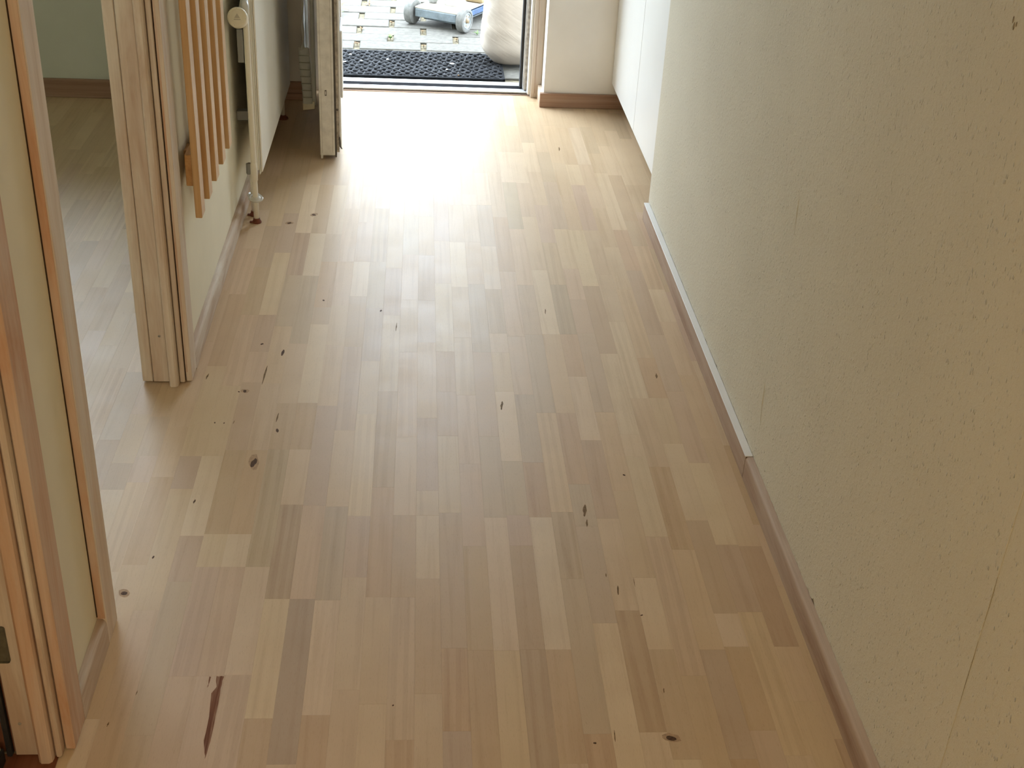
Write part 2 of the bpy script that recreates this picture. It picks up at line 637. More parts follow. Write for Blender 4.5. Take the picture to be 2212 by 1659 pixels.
# ------------------------------------------------------------------ floor of wooden strips
floor = struct(joined('floor', [box_vf((RX0, YB, -.10), (1.40, 5.26, -.0122))], 'subfloor'))
SW, SX0 = .0485, -.237
TONES = {'N': (0.644, 0.481, 0.31), 'L': (0.723, 0.572, 0.385), 'LL': (0.78, 0.637, 0.455), 'd': (0.531, 0.378, 0.235), 'D': (0.367, 0.265, 0.185), 'D2': (0.452, 0.313, 0.205), 'D3': (0.463, 0.324, 0.2), 'W': (0.554, 0.373, 0.215), 'W2': (0.486, 0.319, 0.185), 'P': (0.588, 0.432, 0.31), 'P2': (0.497, 0.362, 0.27), 'G': (0.542, 0.421, 0.285), 'G2': (0.452, 0.356, 0.245)}
FIX = [(-3, 1.415, 1.725, 'P', 0), (-9, 2.304, 2.408, 'P2', 0), (-8, 2.438, 2.608, 'P', 0), (-6, 2.309, 2.439, 'P2', 0), (-5, 1.991, 2.14, 'P2', 0), (-5, 2.14, 2.44, 'L', 0), (-5, 3.148, 3.458, 'd', 0), (-4, 1.47, 1.725, 'P', 0), (-4, 1.725, 2.037, 'P', 2), (-4, 2.146, 2.465, 'd', 0), (-4, 2.936, 3.149, 'd', 0), (-3, 1.725, 2.037, 'P', 2), (-3, 2.037, 2.146, 'L', 0), (-3, 2.146, 2.466, 'W', 0), (-3, 3.408, 3.722, 'D3', 1), (-2, 1.728, 2.037, 'L', 0), (-2, 2.469, 2.676, 'd', 0), (-1, 1.42, 1.62, 'd', 0), (-1, 1.62, 1.938, 'L', 0), (-1, 1.938, 2.252, 'D2', 1), (-1, 2.47, 2.679, 'W', 0), (-1, 3.201, 3.508, 'W', 0), (0, 1.515, 1.938, 'D', 0), (0, 3.214, 3.511, 'N', 0), (1, 1.419, 1.627, 'W', 0), (1, 3.276, 3.514, 'LL', 0), (2, 2.894, 3.203, 'G', 0), (3, 1.943, 2.32, 'W', 0), (4, 1.371, 1.567, 'W', 1), (4, 1.943, 2.215, 'W', 0), (5, 1.677, 2.0, 'd', 0), (5, 2.0, 2.215, 'L', 0), (5, 2.215, 2.307, 'N', 0), (5, 3.001, 3.256, 'G', 0), (6, 1.796, 2.224, 'd', 0), (7, 1.462, 1.79, 'W', 0), (7, 1.79, 2.107, 'd', 0), (7, 3.349, 3.675, 'LL', 0), (8, 1.414, 1.789, 'N', 0), (8, 1.789, 2.208, 'L', 0), (8, 2.208, 2.533, 'G', 0), (8, 3.986, 4.083, 'G', 0), (9, 1.461, 1.791, 'D2', 2), (9, 1.791, 2.109, 'D2', 0), (9, 2.109, 2.217, 'P', 0), (9, 2.217, 2.428, 'G', 0), (9, 2.428, 2.745, 'L', 0), (9, 3.06, 3.337, 'd', 0), (9, 3.989, 4.292, 'LL', 0), (10, 1.51, 1.791, 'd', 0), (10, 1.791, 2.21, 'LL', 0), (11, 1.365, 1.577, 'W', 2), (11, 2.229, 2.644, 'N', 2), (11, 2.644, 3.056, 'G', 0), (12, 2.336, 2.643, 'W', 0), (13, 1.58, 1.902, 'W2', 2), (13, 1.902, 2.206, 'N', 0), (13, 3.061, 3.376, 'G2', 2), (13, 4.0, 4.315, 'LL', 0), (14, 1.517, 1.79, 'd', 0), (14, 2.65, 3.069, 'G', 0), (15, 2.548, 2.953, 'L', 0), (16, 1.516, 1.789, 'D2', 0), (16, 3.792, 4.196, 'P', 0), (17, 1.797, 1.893, 'L', 0), (17, 3.797, 3.985, 'P2', 1), (18, 1.897, 2.114, 'd', 0), (18, 2.426, 2.756, 'P', 0), (19, 1.797, 2.109, 'W2', 0), (20, 4.206, 4.53, 'P2', 0), (20, 4.53, 4.799, 'P2', 0), (21, 4.211, 4.4, 'P', 0)]


def visible(x, y):
    d = Vector((x, y, -1.6))
    cx, cy, cz = d.dot(Vector(RW)), d.dot(Vector(DW)), d.dot(Vector(FW))
    if cz <= 0:
        return 0, 0, 0
    return 1106 + 2735.74 * cx / cz, 829.5 + 2735.74 * cy / cz, cz


rf = random.Random(21)
strips = []
for c in range(-71, 34):
    x0 = SX0 + c * SW
    fixed = sorted(f[1:] for f in FIX if f[0] == c)
    y = -2.0 + rf.uniform(-.3, 0)
    ymax = 5.225 if -.66 < x0 < .80 else (5.04 if x0 < 0 else 5.09)
    seq = []
    while y < ymax - .001:
        nxt = next((f for f in fixed if f[0] >= y - .001), None)
        if nxt and nxt[0] - y < .02:
            seq.append((y, nxt[1], nxt[2], nxt[3])); y = nxt[1]; continue
        L = rf.choice((.21, .31, .31, .315, .42, .42)) + rf.uniform(-.004, .004)
        y1 = y + L
        if nxt and y1 > nxt[0] - .09:
            y1 = nxt[0]
        if y1 > ymax - .06:
            y1 = ymax
        t = rf.choices(('N', 'L', 'd', 'W', 'P', 'G', 'LL', 'P2'), (46, 17, 8, 6, 10, 9, 2, 2))[0]
        seq.append((y, y1, t, 2 if rf.random() < .07 else (1 if rf.random() < .08 else 0)))
        y = y1
    for a, b_, t, g in seq:
        strips.append([c, x0, max(a, -2.0), b_, t, g])
# keep strips whole; score by how large they show
for s in strips:
    c, x0, a, b_, t, g = s
    score = 0
    for fy in (.15, .5, .85):
        px, py, d = visible(x0 + SW / 2, a + (b_ - a) * fy)
        if d and -60 < px < 2260 and -10 < py < 1700:
            xm = x0 + SW / 2
            if -.58 < xm < .80:
                score += (b_ - a) / d ** 3
            elif -1.65 < xm <= -.58 and a > 1.9:
                lim = 1.88 * xm / -.56
                if 1.88 * xm / -.56 < a + .5 * (b_ - a) < 2.9 * xm / -.60 + .2:
                    score += (b_ - a) / d ** 3
    s.append(score)
strips.sort(key=lambda s: -s[6])
strip_objs = {}
rest = []
for i, (c, x0, a, b_, t, g, score) in enumerate(strips):
    dz = rf.uniform(-.00010, 0)
    lo_, hi_ = (x0 + .00003, a + .00004, -.012), (x0 + SW - .00003, b_ - .00004, dz)
    if hi_[0] > 1.395 or lo_[0] < RX0:
        continue
    if i < 300 and score > 0:
        o = box('plank', lo_, hi_, 'strip_wood', floor, .00010)
        k = rf.uniform(.97, 1.03)
        tc = [TONES['N'][q] * .45 + TONES[t][q] * .55 for q in range(3)]
        o.color = (tc[0] * k, tc[1] * k * rf.uniform(.985, 1.015), tc[2] * k * rf.uniform(.96, 1.04), 1)
        o['figure'] = .30 if g == 2 else (.38 if g == 1 else rf.choice((0.0, 0.0, 0.0, .06)))
        strip_objs[(c, round(a, 3))] = (o, x0, a, b_, dz)
    else:
        rest.append(box_vf(lo_, hi_))
ro = joined('outlying_planks', rest, 'strip_wood_field', floor)
ro['kind'] = 'stuff'

# knots, cracks and bark streaks lying in the strips
MARKS = [(-0.379, 2.814, 0.0035, 0.0501, 'crack'), (-0.4187, 2.732, 0.0045, 0.0054, 'knot'), (-0.433, 2.729, 0.0022, 0.0032, 'knot'), (-0.3606, 2.413, 0.0062, 0.0162, 'knot'), (-0.4709, 2.583, 0.0021, 0.003, 'knot'), (-0.4491, 2.582, 0.0016, 0.003, 'knot'), (-0.4271, 2.586, 0.0016, 0.0079, 'crack'), (-0.3274, 2.609, 0.0022, 0.0222, 'crack'), (-0.3217, 2.551, 0.0032, 0.0078, 'knot'), (-0.0534, 3.089, 0.0019, 0.0263, 'crack'), (0.2138, 2.676, 0.0046, 0.0213, 'crack'), (0.371, 2.235, 0.0061, 0.0231, 'crack'), (0.3709, 2.189, 0.003, 0.0144, 'crack'), (0.3651, 3.198, 0.0026, 0.0167, 'crack'), (-0.5549, 1.955, 0.0053, 0.0066, 'knot'), (-0.7233, 2.471, 0.0041, 0.0074, 'knot'), (-0.5202, 2.068, 0.0018, 0.0057, 'knot'), (-0.4688, 2.262, 0.002, 0.0065, 'knot'), (-0.0319, 1.649, 0.0016, 0.0021, 'knot'), (0.3136, 1.556, 0.0024, 0.0025, 'knot'), (0.4442, 1.888, 0.0023, 0.002, 'knot'), (0.4473, 1.565, 0.0073, 0.0061, 'knot'), (0.4536, 1.681, 0.0017, 0.0067, 'crack'), (0.408, 1.964, 0.0028, 0.0151, 'crack'), (0.3899, 2.012, 0.0014, 0.0071, 'crack'), (0.4442, 1.989, 0.0009, 0.0154, 'crack'), (-0.5202, 2.803, 0.0029, 0.0157, 'crack'), (-0.4072, 3.798, 0.0058, 0.0072, 'knot'), (-0.3349, 3.871, 0.0059, 0.0074, 'knot'), (0.0223, 4.796, 0.009, 0.0107, 'knot'), (0.2879, 4.786, 0.0055, 0.008, 'knot'), (0.317, 4.487, 0.0069, 0.1123, 'crack'), (0.5319, 4.569, 0.0035, 0.0248, 'crack'), (0.6878, 4.634, 0.0054, 0.0512, 'crack'), (0.4766, 2.374, 0.0027, 0.0036, 'knot'), (-0.0978, 3.186, 0.0032, 0.0055, 'knot'), (-0.261, 3.245, 0.0026, 0.0056, 'knot'), (-0.404, 2.979, 0.0036, 0.0049, 'knot'), (-0.3452, 2.933, 0.0036, 0.0168, 'knot'), (0.6253, 2.835, 0.0037, 0.014, 'crack'), (0.3499, 1.572, 0.0016, 0.0144, 'crack'), (-0.4791, 1.684, 0.0012, 0.0065, 'crack'), (-0.5124, 1.609, 0.0015, 0.0061, 'crack')]
rk = random.Random(4)


def blob(x, y, rx, ry, z, kind):
    n = 14
    V, F = [(x, y, z)], []
    ph = rk.uniform(0, 9)
    for k in range(n):
        t = 2 * math.pi * k / n
        if kind == 'knot':
            q = 1 + .22 * math.sin(2 * t + ph) + rk.uniform(-.12, .12)
            V.append((x + rx * q * math.cos(t), y + ry * q * math.sin(t), z - .00006))
        else:
            s = math.sin(t)
            wd = (1 - abs(s)) ** .55 * (1 if math.cos(t) >= 0 else -1)
            V.append((x + rx * wd * rk.uniform(.45, 1.0) + rx * .5 * s, y + ry * s, z - .00006))
    for k in range(n):
        F.append([0, 1 + k, 1 + (k + 1) % n])
    return V, F


for x, y, rx, ry, kind in MARKS:
    host = None
    for (c, a), (o, x0, a_, b_, dz) in strip_objs.items():
        if x0 <= x < x0 + SW and a_ <= y < b_:
            host = (o, dz)
            break
    if host is None:
        continue
    o, dz = host
    if kind == 'knot' and rx > .004:
        V, F = blob(x, y + ry * .2, rx * 1.9, ry * 2.0, dz + .00010, 'knot')
        mesh_obj('knot_halo', V, F, 'knot_halo', o)
    V, F = blob(x, y, rx, ry, dz + .00020, kind)
    mesh_obj({'knot': 'knot', 'crack': 'wood_crack', 'bark': 'bark_streak'}[kind], V, F, {'knot': 'knot_dark', 'crack': 'crack_brown', 'bark': 'bark_red'}[kind], o)

host = strip_objs.get((-3, 1.415)) or next((v for v in strip_objs.values() if v[1] <= -.345 < v[1] + SW and v[2] <= 1.65 < v[3]), None)
if host:
    for poly in ([(-0.3422, 1.724), (-0.3292, 1.7247), (-0.3298, 1.6931), (-0.3294, 1.6563), (-0.3293, 1.6103), (-0.3296, 1.5675), (-0.3332, 1.5295), (-0.3377, 1.5499), (-0.3418, 1.571), (-0.3405, 1.6254), (-0.3445, 1.6817), (-0.3385, 1.6974)],
                 [(-0.3548, 1.7232), (-0.3507, 1.7232), (-0.3519, 1.7091), (-0.3537, 1.6964)]):
        pts = []
        for i, p in enumerate(poly):
            q = poly[(i + 1) % len(poly)]
            for f in (0, .33, .66):
                pts.append((p[0] + (q[0] - p[0]) * f - .0052 + rk.uniform(-.0007, .0007), p[1] + (q[1] - p[1]) * f + rk.uniform(-.001, .001)))
        V, F = prism_vf(pts, host[4] - .001, host[4] + .00012)
        mesh_obj('bark_streak', V, F, 'bark_red', host[0])

# ------------------------------------------------------------------ baseboards
BH, BT = .058, .018
bb = struct(thing('baseboard_right', (.757, 1.0, 0)))
prof_round = [(.7655, .0003), (.748, .0003), (.748, .049), (.7484, .0525), (.7497, .0555), (.7530, .0575), (.7655, .0585)]
shade_auto(profile_y('near_board', prof_round, YB, 2.3635, 'baseboard_wood_y', bb), 50)
profile_y('far_board', [(.7655, .0003), (.748, .0003), (.748, .0565), (.7655, .0565)], 2.3665, 3.895, 'baseboard_wood_y', bb)
box('white_top_edge', (.7474, 2.3665, .0565), (.7655, 3.896, .0590), 'white_edge', bb, .0006)
box('joint_gap', (.7495, 2.3630, .0005), (.7650, 2.3670, .0560), 'gap_dark', bb)

prof_l = [(XL + .0002, .0003), (-.552, .0003), (-.552, .046), (-.5535, .053), (-.558, .058), (XL + .0002, .059)]
for nm, y0, y1 in (('baseboard_left', 2.841, YF + .016),):
    o = thing(nm, (-.56, y0, 0)); struct(o)
    shade_auto(profile_y('board', prof_l, y0, y1, 'pale_baseboard_y', o), 50)
o = struct(thing('baseboard_pier', (-.56, 1.70, 0)))
shade_auto(profile_y('board', prof_l, 1.620, 1.812, 'pale_baseboard_y', o), 50)
o = struct(thing('baseboard_far', (.67, 5.08, 0)))
box('front_board', (.496, 5.074, .0003), (1.30, YF, BH), 'baseboard_wood_x', o, .0015)
box('return_board', (.496, YF, .0003), (.512, 5.20, BH), 'pale_baseboard_y', o, .0012)
o = struct(thing('baseboard_far_return', (-.51, 5.10, 0)))
box('board', (-.5515, 5.090, .0003), (-.462, YF + .016, BH + .012), 'baseboard_wood_x', o, .0015)
box('shoe_strip', (-.5515, 5.078, .0003), (-.462, 5.090, .026), 'baseboard_wood_x', o, .0015)

# ------------------------------------------------------------------ door linings of the left wall
ZB = .004


def lining(name, y, sgn, mats, x_extra=0):
    """upright of a door lining; y = clear face, sgn=+1 when the wall lies at larger y"""
    t = struct(thing(name, (-.60, y, 0)))
    return t


def upr(nm, t, x0, x1, y0, y1, mat, z1=DH, z0=ZB, bev=.0018):
    return box(nm, (x0, min(y0, y1), z0), (x1, max(y0, y1), z1), mat, t, bev)


# open doorway into the side room
t2 = struct(thing('trim_1', (-.60, 2.33, 0)))
Y = 2.766
upr('back_casing', t2, -.672, -.6465, Y + .001, Y + .06, 'whitewashed_pine')
upr('jamb_board', t2, -.6452, -.6058, Y, D2[1], 'whitewashed_pine')
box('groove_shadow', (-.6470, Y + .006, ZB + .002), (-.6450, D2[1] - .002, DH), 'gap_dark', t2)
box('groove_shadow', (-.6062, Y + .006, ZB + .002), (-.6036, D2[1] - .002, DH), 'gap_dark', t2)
# rounded stop moulding
prism('stop_moulding', [(-.604, D2[1]), (-.604, Y - .008), (-.6030, Y - .016), (-.599, Y - .020), (-.588, Y - .020), (-.5835, Y - .016), (-.5822, Y - .008), (-.5822, D2[1])], ZB - .003, DH, 'whitewashed_pine', t2)
upr('jamb_board', t2, -.5805, -.5685, Y - .002, D2[1], 'whitewashed_pine')
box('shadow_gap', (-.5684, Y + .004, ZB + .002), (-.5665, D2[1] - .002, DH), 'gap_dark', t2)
upr('casing', t2, -.5665, -.552, Y + .005, 2.841, 'pale_casing_pine', DH + .07)
box('casing_edge_line', (-.5655, Y + .0044, .03), (-.5610, Y + .0052, DH), 'bare_red_pine', t2)
# other upright of the same doorway
upr('casing', t2, -.5675, -.552, 1.812, 1.881, 'pale_casing_pine', DH + .07, .0005)
box('casing_bare_edge', (-.5672, 1.8106, .0600), (-.5535, 1.8122, DH + .07), 'bare_red_pine', t2)
box('caulk_line', (-.5680, 1.8088, .0640), (-.5662, 1.8112, DH + .05), 'gap_dark', t2)
upr('jamb_board', t2, -.672, -.568, 1.866, 1.888, 'whitewashed_pine')
upr('jamb_head', t2, -.66, -.568, 1.888, Y - .02, 'whitewashed_pine', DH, DH - .025)
upr('casing_head', t2, -.5665, -.552, 1.881, Y + .004, 'pale_casing_pine', DH + .07, DH)
lathe('screw', [(.0036, -.001), (.0036, .0006), (.0022, .0009), (.0012, -.0002)], (-.6205, Y - .0002, .132), (0, -1, 0), 'dirty_metal', t2, 14)

# near doorway with the closed door
t1 = struct(thing('trim_2', (-.60, 1.1, 0)))
Y = 1.537
upr('jamb_board', t1, -.6440, -.6055, Y, D1[1], 'whitewashed_pine')
prism('stop_moulding', [(-.6045, D1[1]), (-.6045, Y - .006), (-.6035, Y - .013), (-.599, Y - .017), (-.587, Y - .017), (-.5825, Y - .013), (-.5812, Y - .006), (-.5812, D1[1])], ZB - .003, DH, 'bare_red_pine', t1)
prism('bead_moulding', [(-.5797, D1[1]), (-.5797, Y - .001), (-.577, Y - .004), (-.572, Y - .004), (-.5697, Y), (-.5697, D1[1])], ZB, DH, 'whitewashed_pine', t1)
upr('casing', t1, -.5680, -.552, Y + .014, 1.620, 'bare_red_pine', DH + .07, .0025)
upr('rebate_board', t1, -.672, -.6445, Y + .008, D1[1], 'threshold_redwood')
upr('rubber_seal', t1, -.656, -.6475, Y - .006, Y + .0078, 'black_rubber', DH, .006)
upr('jamb_board', t1, -.672, -.568, D1[0], .660, 'bare_red_pine')
upr('casing', t1, -.568, -.552, .56, .640, 'bare_red_pine', DH + .07)
upr('jamb_head', t1, -.66, -.568, .660, Y - .02, 'bare_red_pine', DH, DH - .025)
sp = upr('strike_plate', t1, -.662, -.6225, Y - .0020, Y + .0006, 'brass_plate', .278, .206, .004)
lathe('screw', [(.003, -.001), (.003, .0006), (.0018, .0009), (.001, 0)], (-.628, Y - .0002, .075), (0, -1, 0), 'dirty_metal', t1, 12)
box('threshold', (-.70, .662, -.0002), (-.5760, Y + .006, .0022), 'threshold_redwood', t1)

d2 = struct(thing('door_2', (-.68, 1.1, .004)))
box('leaf', (-.705, .668, .006), (-.6615, 1.5270, DH - .03), 'cream_door', d2, .002)
box('bottom_seal', (-.6612, .668, .0025), (-.6575, 1.5270, .030), 'black_rubber', d2)

# ------------------------------------------------------------------ slatted coat rack
rack = thing('coat_rack', (-.54, 3.15, .385), 'beech coat rack of five upright slats hung on the cream wall beside the radiator', 'coat rack')
for k in range(5):
    y0 = 2.904 + .1245 * k
    V, F = box_vf((-.5360, y0, .384), (-.5200, y0 + .049, 1.85), .0015)
    mesh_obj('slat', V, F, 'rack_beech', rack)
for z in (.462, 1.70):
    box('batten', (-.5535, 2.915, z), (-.5362, 3.47, z + .078), 'rack_beech_y', rack, .0015)
for z in (.475, 1.715):
    for y in (2.99, 3.37):
        box('wall_spacer', (XL + .0004, y, z), (-.5536, y + .05, z + .05), 'rack_beech_y', rack, .001)

# ------------------------------------------------------------------ radiator
rad = thing('radiator', (-.50, 4.3, 0), 'white flat panel radiator with thermostat knob and floor pipes below', 'radiator')
RXf, RY0, RY1, RZ0, RZ1 = -.489, 3.84, 4.80, .150, .752
box('front_panel', (RXf - .006, RY0 + .010, RZ0), (RXf, RY1, RZ1), 'radiator_enamel', rad, .002)
box('front_panel_fold', (RXf - .0095, RY0 + .004, RZ0 - .006), (RXf - .0065, RY1, RZ1), 'radiator_enamel', rad, .0012)
box('side_cover', (RXf - .0205, RY0 + .002, RZ0 + .008), (RXf - .010, RY1, RZ1 - .004), 'radiator_enamel', rad, .002)
box('back_panel', (RXf - .034, RY0 + .012, RZ0 + .015), (RXf - .0215, RY1, RZ1 - .004), 'grey_plastic', rad, .002)
for y in (3.90, 4.72):
    for z in (.30, .60):
        box('wall_bracket', (XL + .0004, y, z), (RXf - .0345, y + .03, z + .03), 'grey_plastic', rad, .002)
box('hanger_lug', (-.545, 3.842, .50), (-.527, 3.850, .60), 'grey_plastic', rad, .001)
box('top_grille', (RXf - .034, RY0 + .01, RZ1 - .003), (RXf, RY1, RZ1 + .004), 'radiator_enamel', rad, .001)
# pipes
px, py = -.5095, 3.797
tube('pipe', [(px, py, .001), (px, py, .10), (px, py, .60), (px, py, .655)], .0088, 'radiator_enamel', rad, 18)
lathe('pipe_union', [(.0088, .140), (.0108, .144), (.0108, .19), (.0092, .20)], (px, py, 0), (0, 0, 1), 'radiator_enamel', rad, 18)
p2 = (-.524, 3.856)
tube('pipe', [(p2[0], p2[1], .001), (p2[0], p2[1], .13), (p2[0] + .002, p2[1] + .004, .15), (p2[0] + .012, p2[1] + .006, .165)], .0078, 'radiator_enamel', rad, 16)
lathe('drain_plug', [(.0, -.012), (.008, -.012), (.010, -.008), (.010, .022), (.0, .026)], (-.533, 3.862, .15), (0, .15, 1), 'grey_plastic', rad, 14)
ros = [(.010, -.006), (.017, -.0055), (.0225, -.001), (.0230, .002), (.0205, .0045), (.0155, .003), (.0125, .0055), (.0098, .0075)]
lathe('rosette', ros, (px + .001, py, .082), (.10, -.22, 1), 'chrome_plastic', rad, 24)
lathe('rosette', ros, (p2[0] + .004, p2[1], .066), (.25, -.1, 1), 'chrome_plastic', rad, 24)
for cx_, cy_ in ((px, py), p2):
    lathe('rust_collar', [(.0145, .0004), (.0150, .004), (.0112, .010), (.0102, .016)], (cx_, cy_, 0), (0, 0, 1), 'rust', rad, 14)
    V, F = box_vf((cx_ - .022, cy_ - .006, .0004), (cx_ - .010, cy_ + .004, .005), .0012)
    mesh_obj('rust_flake', V, F, 'rust', rad)
tube('pipe', [(-.525, 4.835, .001), (-.525, 4.835, .12), (-.52, 4.82, .165)], .0078, 'radiator_enamel', rad, 14)
lathe('rust_collar', [(.020, .0004), (.019, .006), (.012, .012), (.0085, .016)], (-.525, 4.835, 0), (0, 0, 1), 'rust', rad, 12)
# thermostat head, pointing at the viewer along the wall
kax = Vector((.03, -.93, .36)).normalized()
kc = Vector((-.5275, 3.752, .659))
hd = lathe('thermostat_knob', [(.0, -.052), (.015, -.050), (.019, -.044), (.026, -.040), (.0290, -.034), (.0295, -.010), (.0285, -.002), (.0265, .001), (.0225, .0018), (.0220, .0006), (.0170, .0008), (.0165, .0016), (0, .0018)], kc, kax, 'valve_plastic', rad, 40)
lathe('knob_sleeve', [(.0150, -.078), (.0165, -.074), (.0165, -.054), (.0145, -.050)], kc, kax, 'chrome_plastic', rad, 24)
up = (Vector((0, 0, 1)) - kax * kax.z).normalized()
rt = up.cross(kax) * -1
rt = kax.cross(up) * -1


def kp(u, v, h):
    return kc + rt * u + up * v + kax * h


def flat_poly(name, pts, h0, h1, mat, parent):
    V = [kp(u, v, h0) for u, v in pts] + [kp(u, v, h1) for u, v in pts]
    n = len(pts)
    F = [list(range(n)), list(range(n, 2 * n))] + [[i, (i + 1) % n, n + (i + 1) % n, n + i] for i in range(n)]
    return mesh_obj(name, V, F, mat, parent)


flat_poly('arrow_mark', [(-.0085, -.0035), (.0085, -.0035), (0, .0105)], .0012, .0024, 'valve_groove', hd)
flat_poly('arrow_bar', [(-.0100, -.0085), (.0100, -.0085), (.0095, -.0055), (-.0095, -.0055)], .0012, .0024, 'valve_groove', hd)
for a in (-.2, .9, 1.6, 2.6, 4.4):
    lathe('knob_dimple', [(.0012, -.0003), (0, .0004)], kp(.0243 * math.cos(a), .0243 * math.sin(a), .0016), kax, 'valve_groove', hd, 8)
vb = kc - kax * .080
tube('valve_body', [vb, vb - kax * .02, Vector((-.512, 3.835, .70)), Vector((-.505, 3.86, .705))], [.014, .015, .012, .011], 'radiator_enamel', rad, 16)
tube('valve_tail', [(px, py, .640), (px, py + .004, .672), (px - .003, 3.815, .690)], [.0115, .0115, .011], 'chrome_plastic', rad, 16)

# ------------------------------------------------------------------ entrance door leaf (stands open into the hall)
door = struct(thing('door_1', (-.32, 4.8, .012)))
LX0, LX1, LY0, LY1, LZ0, LZ1 = -.3500, -.2975, 4.388, 5.200, .006, 2.03
box('lock_stile', (LX0, LY0, LZ0 + .010), (LX1, LY0 + .085, LZ1), 'door_paint', door, .003)
box('hinge_stile', (LX0, LY1 - .085, LZ0 + .010), (LX1, LY1, LZ1), 'door_paint', door, .003)
box('bottom_rail', (LX0 + .002, LY0 + .085, LZ0 + .012), (LX1 - .001, LY1 - .085, .16), 'door_paint', door, .003)
box('top_rail', (LX0 + .002, LY0 + .085, 1.90), (LX1 - .001, LY1 - .085, LZ1), 'door_paint', door, .003)
box('pane', (LX0 + .022, LY0 + .083, .158), (LX0 + .030, LY1 - .083, 1.902), 'window_glass', door)
box('groove_line', (LX0 + .0075, LY0 - .0003, LZ0 + .02), (LX0 + .0085, LY0 + .001, LZ1 - .01), 'dirty_metal', door)
box('groove_line', (LX1 - .0085, LY0 - .0003, LZ0 + .02), (LX1 - .0075, LY0 + .001, LZ1 - .01), 'dirty_metal', door)
box('rebate_gasket', (LX1, LY0 + .006, LZ0 + .002), (-.2910, LY1 - .01, LZ1 - .01), 'dark_metal', door)
box('lock_strip', (-.2908, LY0 + .002, LZ0 + .022), (-.2812, LY0 + .05, LZ1 - .02), 'dirty_metal', door, .001)
box('outer_stile', (-.2810, LY0 + .004, LZ0 + .040), (-.2735, LY0 + .080, LZ1 - .02), 'door_paint_bright', door, .0015)
box('outer_rail', (-.2860, LY0 + .080, LZ0 + .030), (-.2735, LY1 - .01, .17), 'door_paint_bright', door, .0015)
box('outer_rail', (-.2860, LY0 + .080, 1.88), (-.2735, LY1 - .01, LZ1 - .02), 'door_paint_bright', door, .0015)
box('outer_stile', (-.2860, LY1 - .080, .17), (-.2735, LY1 - .01, 1.88), 'door_paint_bright', door, .0015)
wb = box('weather_bar', (-.2735, LY0 + .012, .222), (-.2655, LY0 + .20, .462), 'door_paint_bright', door, .005)
box('striker_slot', (-.3290, LY0 - .0010, .236), (-.3225, LY0 + .001, .256), 'dark_metal', door)
box('striker_pin', (-.3270, LY0 - .0022, .240), (-.3245, LY0 - .0008, .252), 'door_paint', door)
lathe('screw', [(.0042, 0), (.0042, .0008), (.001, .0012)], (-.2870, LY0 + .0022, .185), (0, -1, 0), 'dark_metal', door, 10)
box('roller_cam', (-.2900, LY0 - .0005, .036), (-.2815, LY0 + .004, .075), 'dirty_metal', door, .001)
V, F = tube_vf([(-.2805, LY0 + .002, .085), (-.2785, LY0 - .001, .066), (-.2775, LY0 - .001, .050), (-.2720, LY0 - .003, .042)], [.0025, .0032, .003, .0018], 8)
mesh_obj('bent_drip_lug', V, F, 'dark_metal', door)
box('stile_foot', (LX0 + .002, LY0 + .001, .004), (LX0 + .010, LY0 + .03, LZ0 + .012), 'door_paint', door, .001)
box('rail_foot', (LX1 - .001, LY0 + .008, .010), (LX1 + .004, LY0 + .04, LZ0 + .012), 'dirty_metal', door, .001)
for z in (.25, 1.75):
    lathe('hinge', [(.008, -.04), (.008, .04)], (-.362, LY1 + .004, z), (0, 0, 1), 'aluminium', door, 12)

door.rotation_euler = (0, 0, math.radians(2.9))
door.location = (-.3405, 4.8, .012)

# ------------------------------------------------------------------ ribbed curtain hanging beside the leaf
cur = thing('curtain', (-.415, 4.70, .066), 'white ribbed fabric curtain strip hanging twisted behind the open door', 'curtain')
V, F = [], []
nz, nt_ = 96, 14
for i in range(nz + 1):
    z = .110 + (.318 - .110) * i / nz
    ph = (z - .110) / .0262
    rib = 1 - (ph % 1) ** 1.6
    hw = .0195 + .0015 * math.sin(z * 30)
    th = .0020 + .0150 * rib
    if z > .293:
        th *= max(.35, 1 - (z - .293) / .04)
    cxn = -.4150 - .010 * (z - .110) / .2
    for k in range(nt_):
        t = 2 * math.pi * k / nt_
        V.append((cxn + hw * math.copysign(abs(math.cos(t)) ** .6, math.cos(t)), 4.70 + th * math.sin(t), z))
for i in range(nz):
    for k in range(nt_):
        F.append([i * nt_ + k, i * nt_ + (k + 1) % nt_, (i + 1) * nt_ + (k + 1) % nt_, (i + 1) * nt_ + k])
F.append(list(range(nt_))); F.append([nz * nt_ + k for k in range(nt_)])
mesh_obj('ribbed_hem', V, F, 'curtain_cloth', cur, True)


for q in range(1, 8):  # dark strips that paint shade into the grooves between the ribs
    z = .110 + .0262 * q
    box('rib_shade', (-.4345 - .010 * (z - .11) / .2, 4.6820, z - .0022), (-.3960 - .010 * (z - .11) / .2, 4.6850, z + .0005), 'curtain_rib_shade', cur, .0008)


def cloth_strand(nm, pts, hw, th, tw, mat='curtain_cloth'):
    V, F = [], []
    n = 10
    m = len(pts)
    for i, (x, y, z) in enumerate(pts):
        a0 = tw * i
        w_ = hw(i / (m - 1))
        for k in range(n):
            t = 2 * math.pi * k / n
            u, v_ = w_ * math.cos(t), th * math.sin(t)
            V.append((x + u * math.cos(a0) - v_ * math.sin(a0), y + u * math.sin(a0) + v_ * math.cos(a0), z))
    for i in range(m - 1):
        for k in range(n):
            F.append([i * n + k, i * n + (k + 1) % n, (i + 1) * n + (k + 1) % n, (i + 1) * n + k])
    F.append(list(range(n))); F.append([(m - 1) * n + k for k in range(n)])
    return mesh_obj(nm, V, F, mat, cur, True)


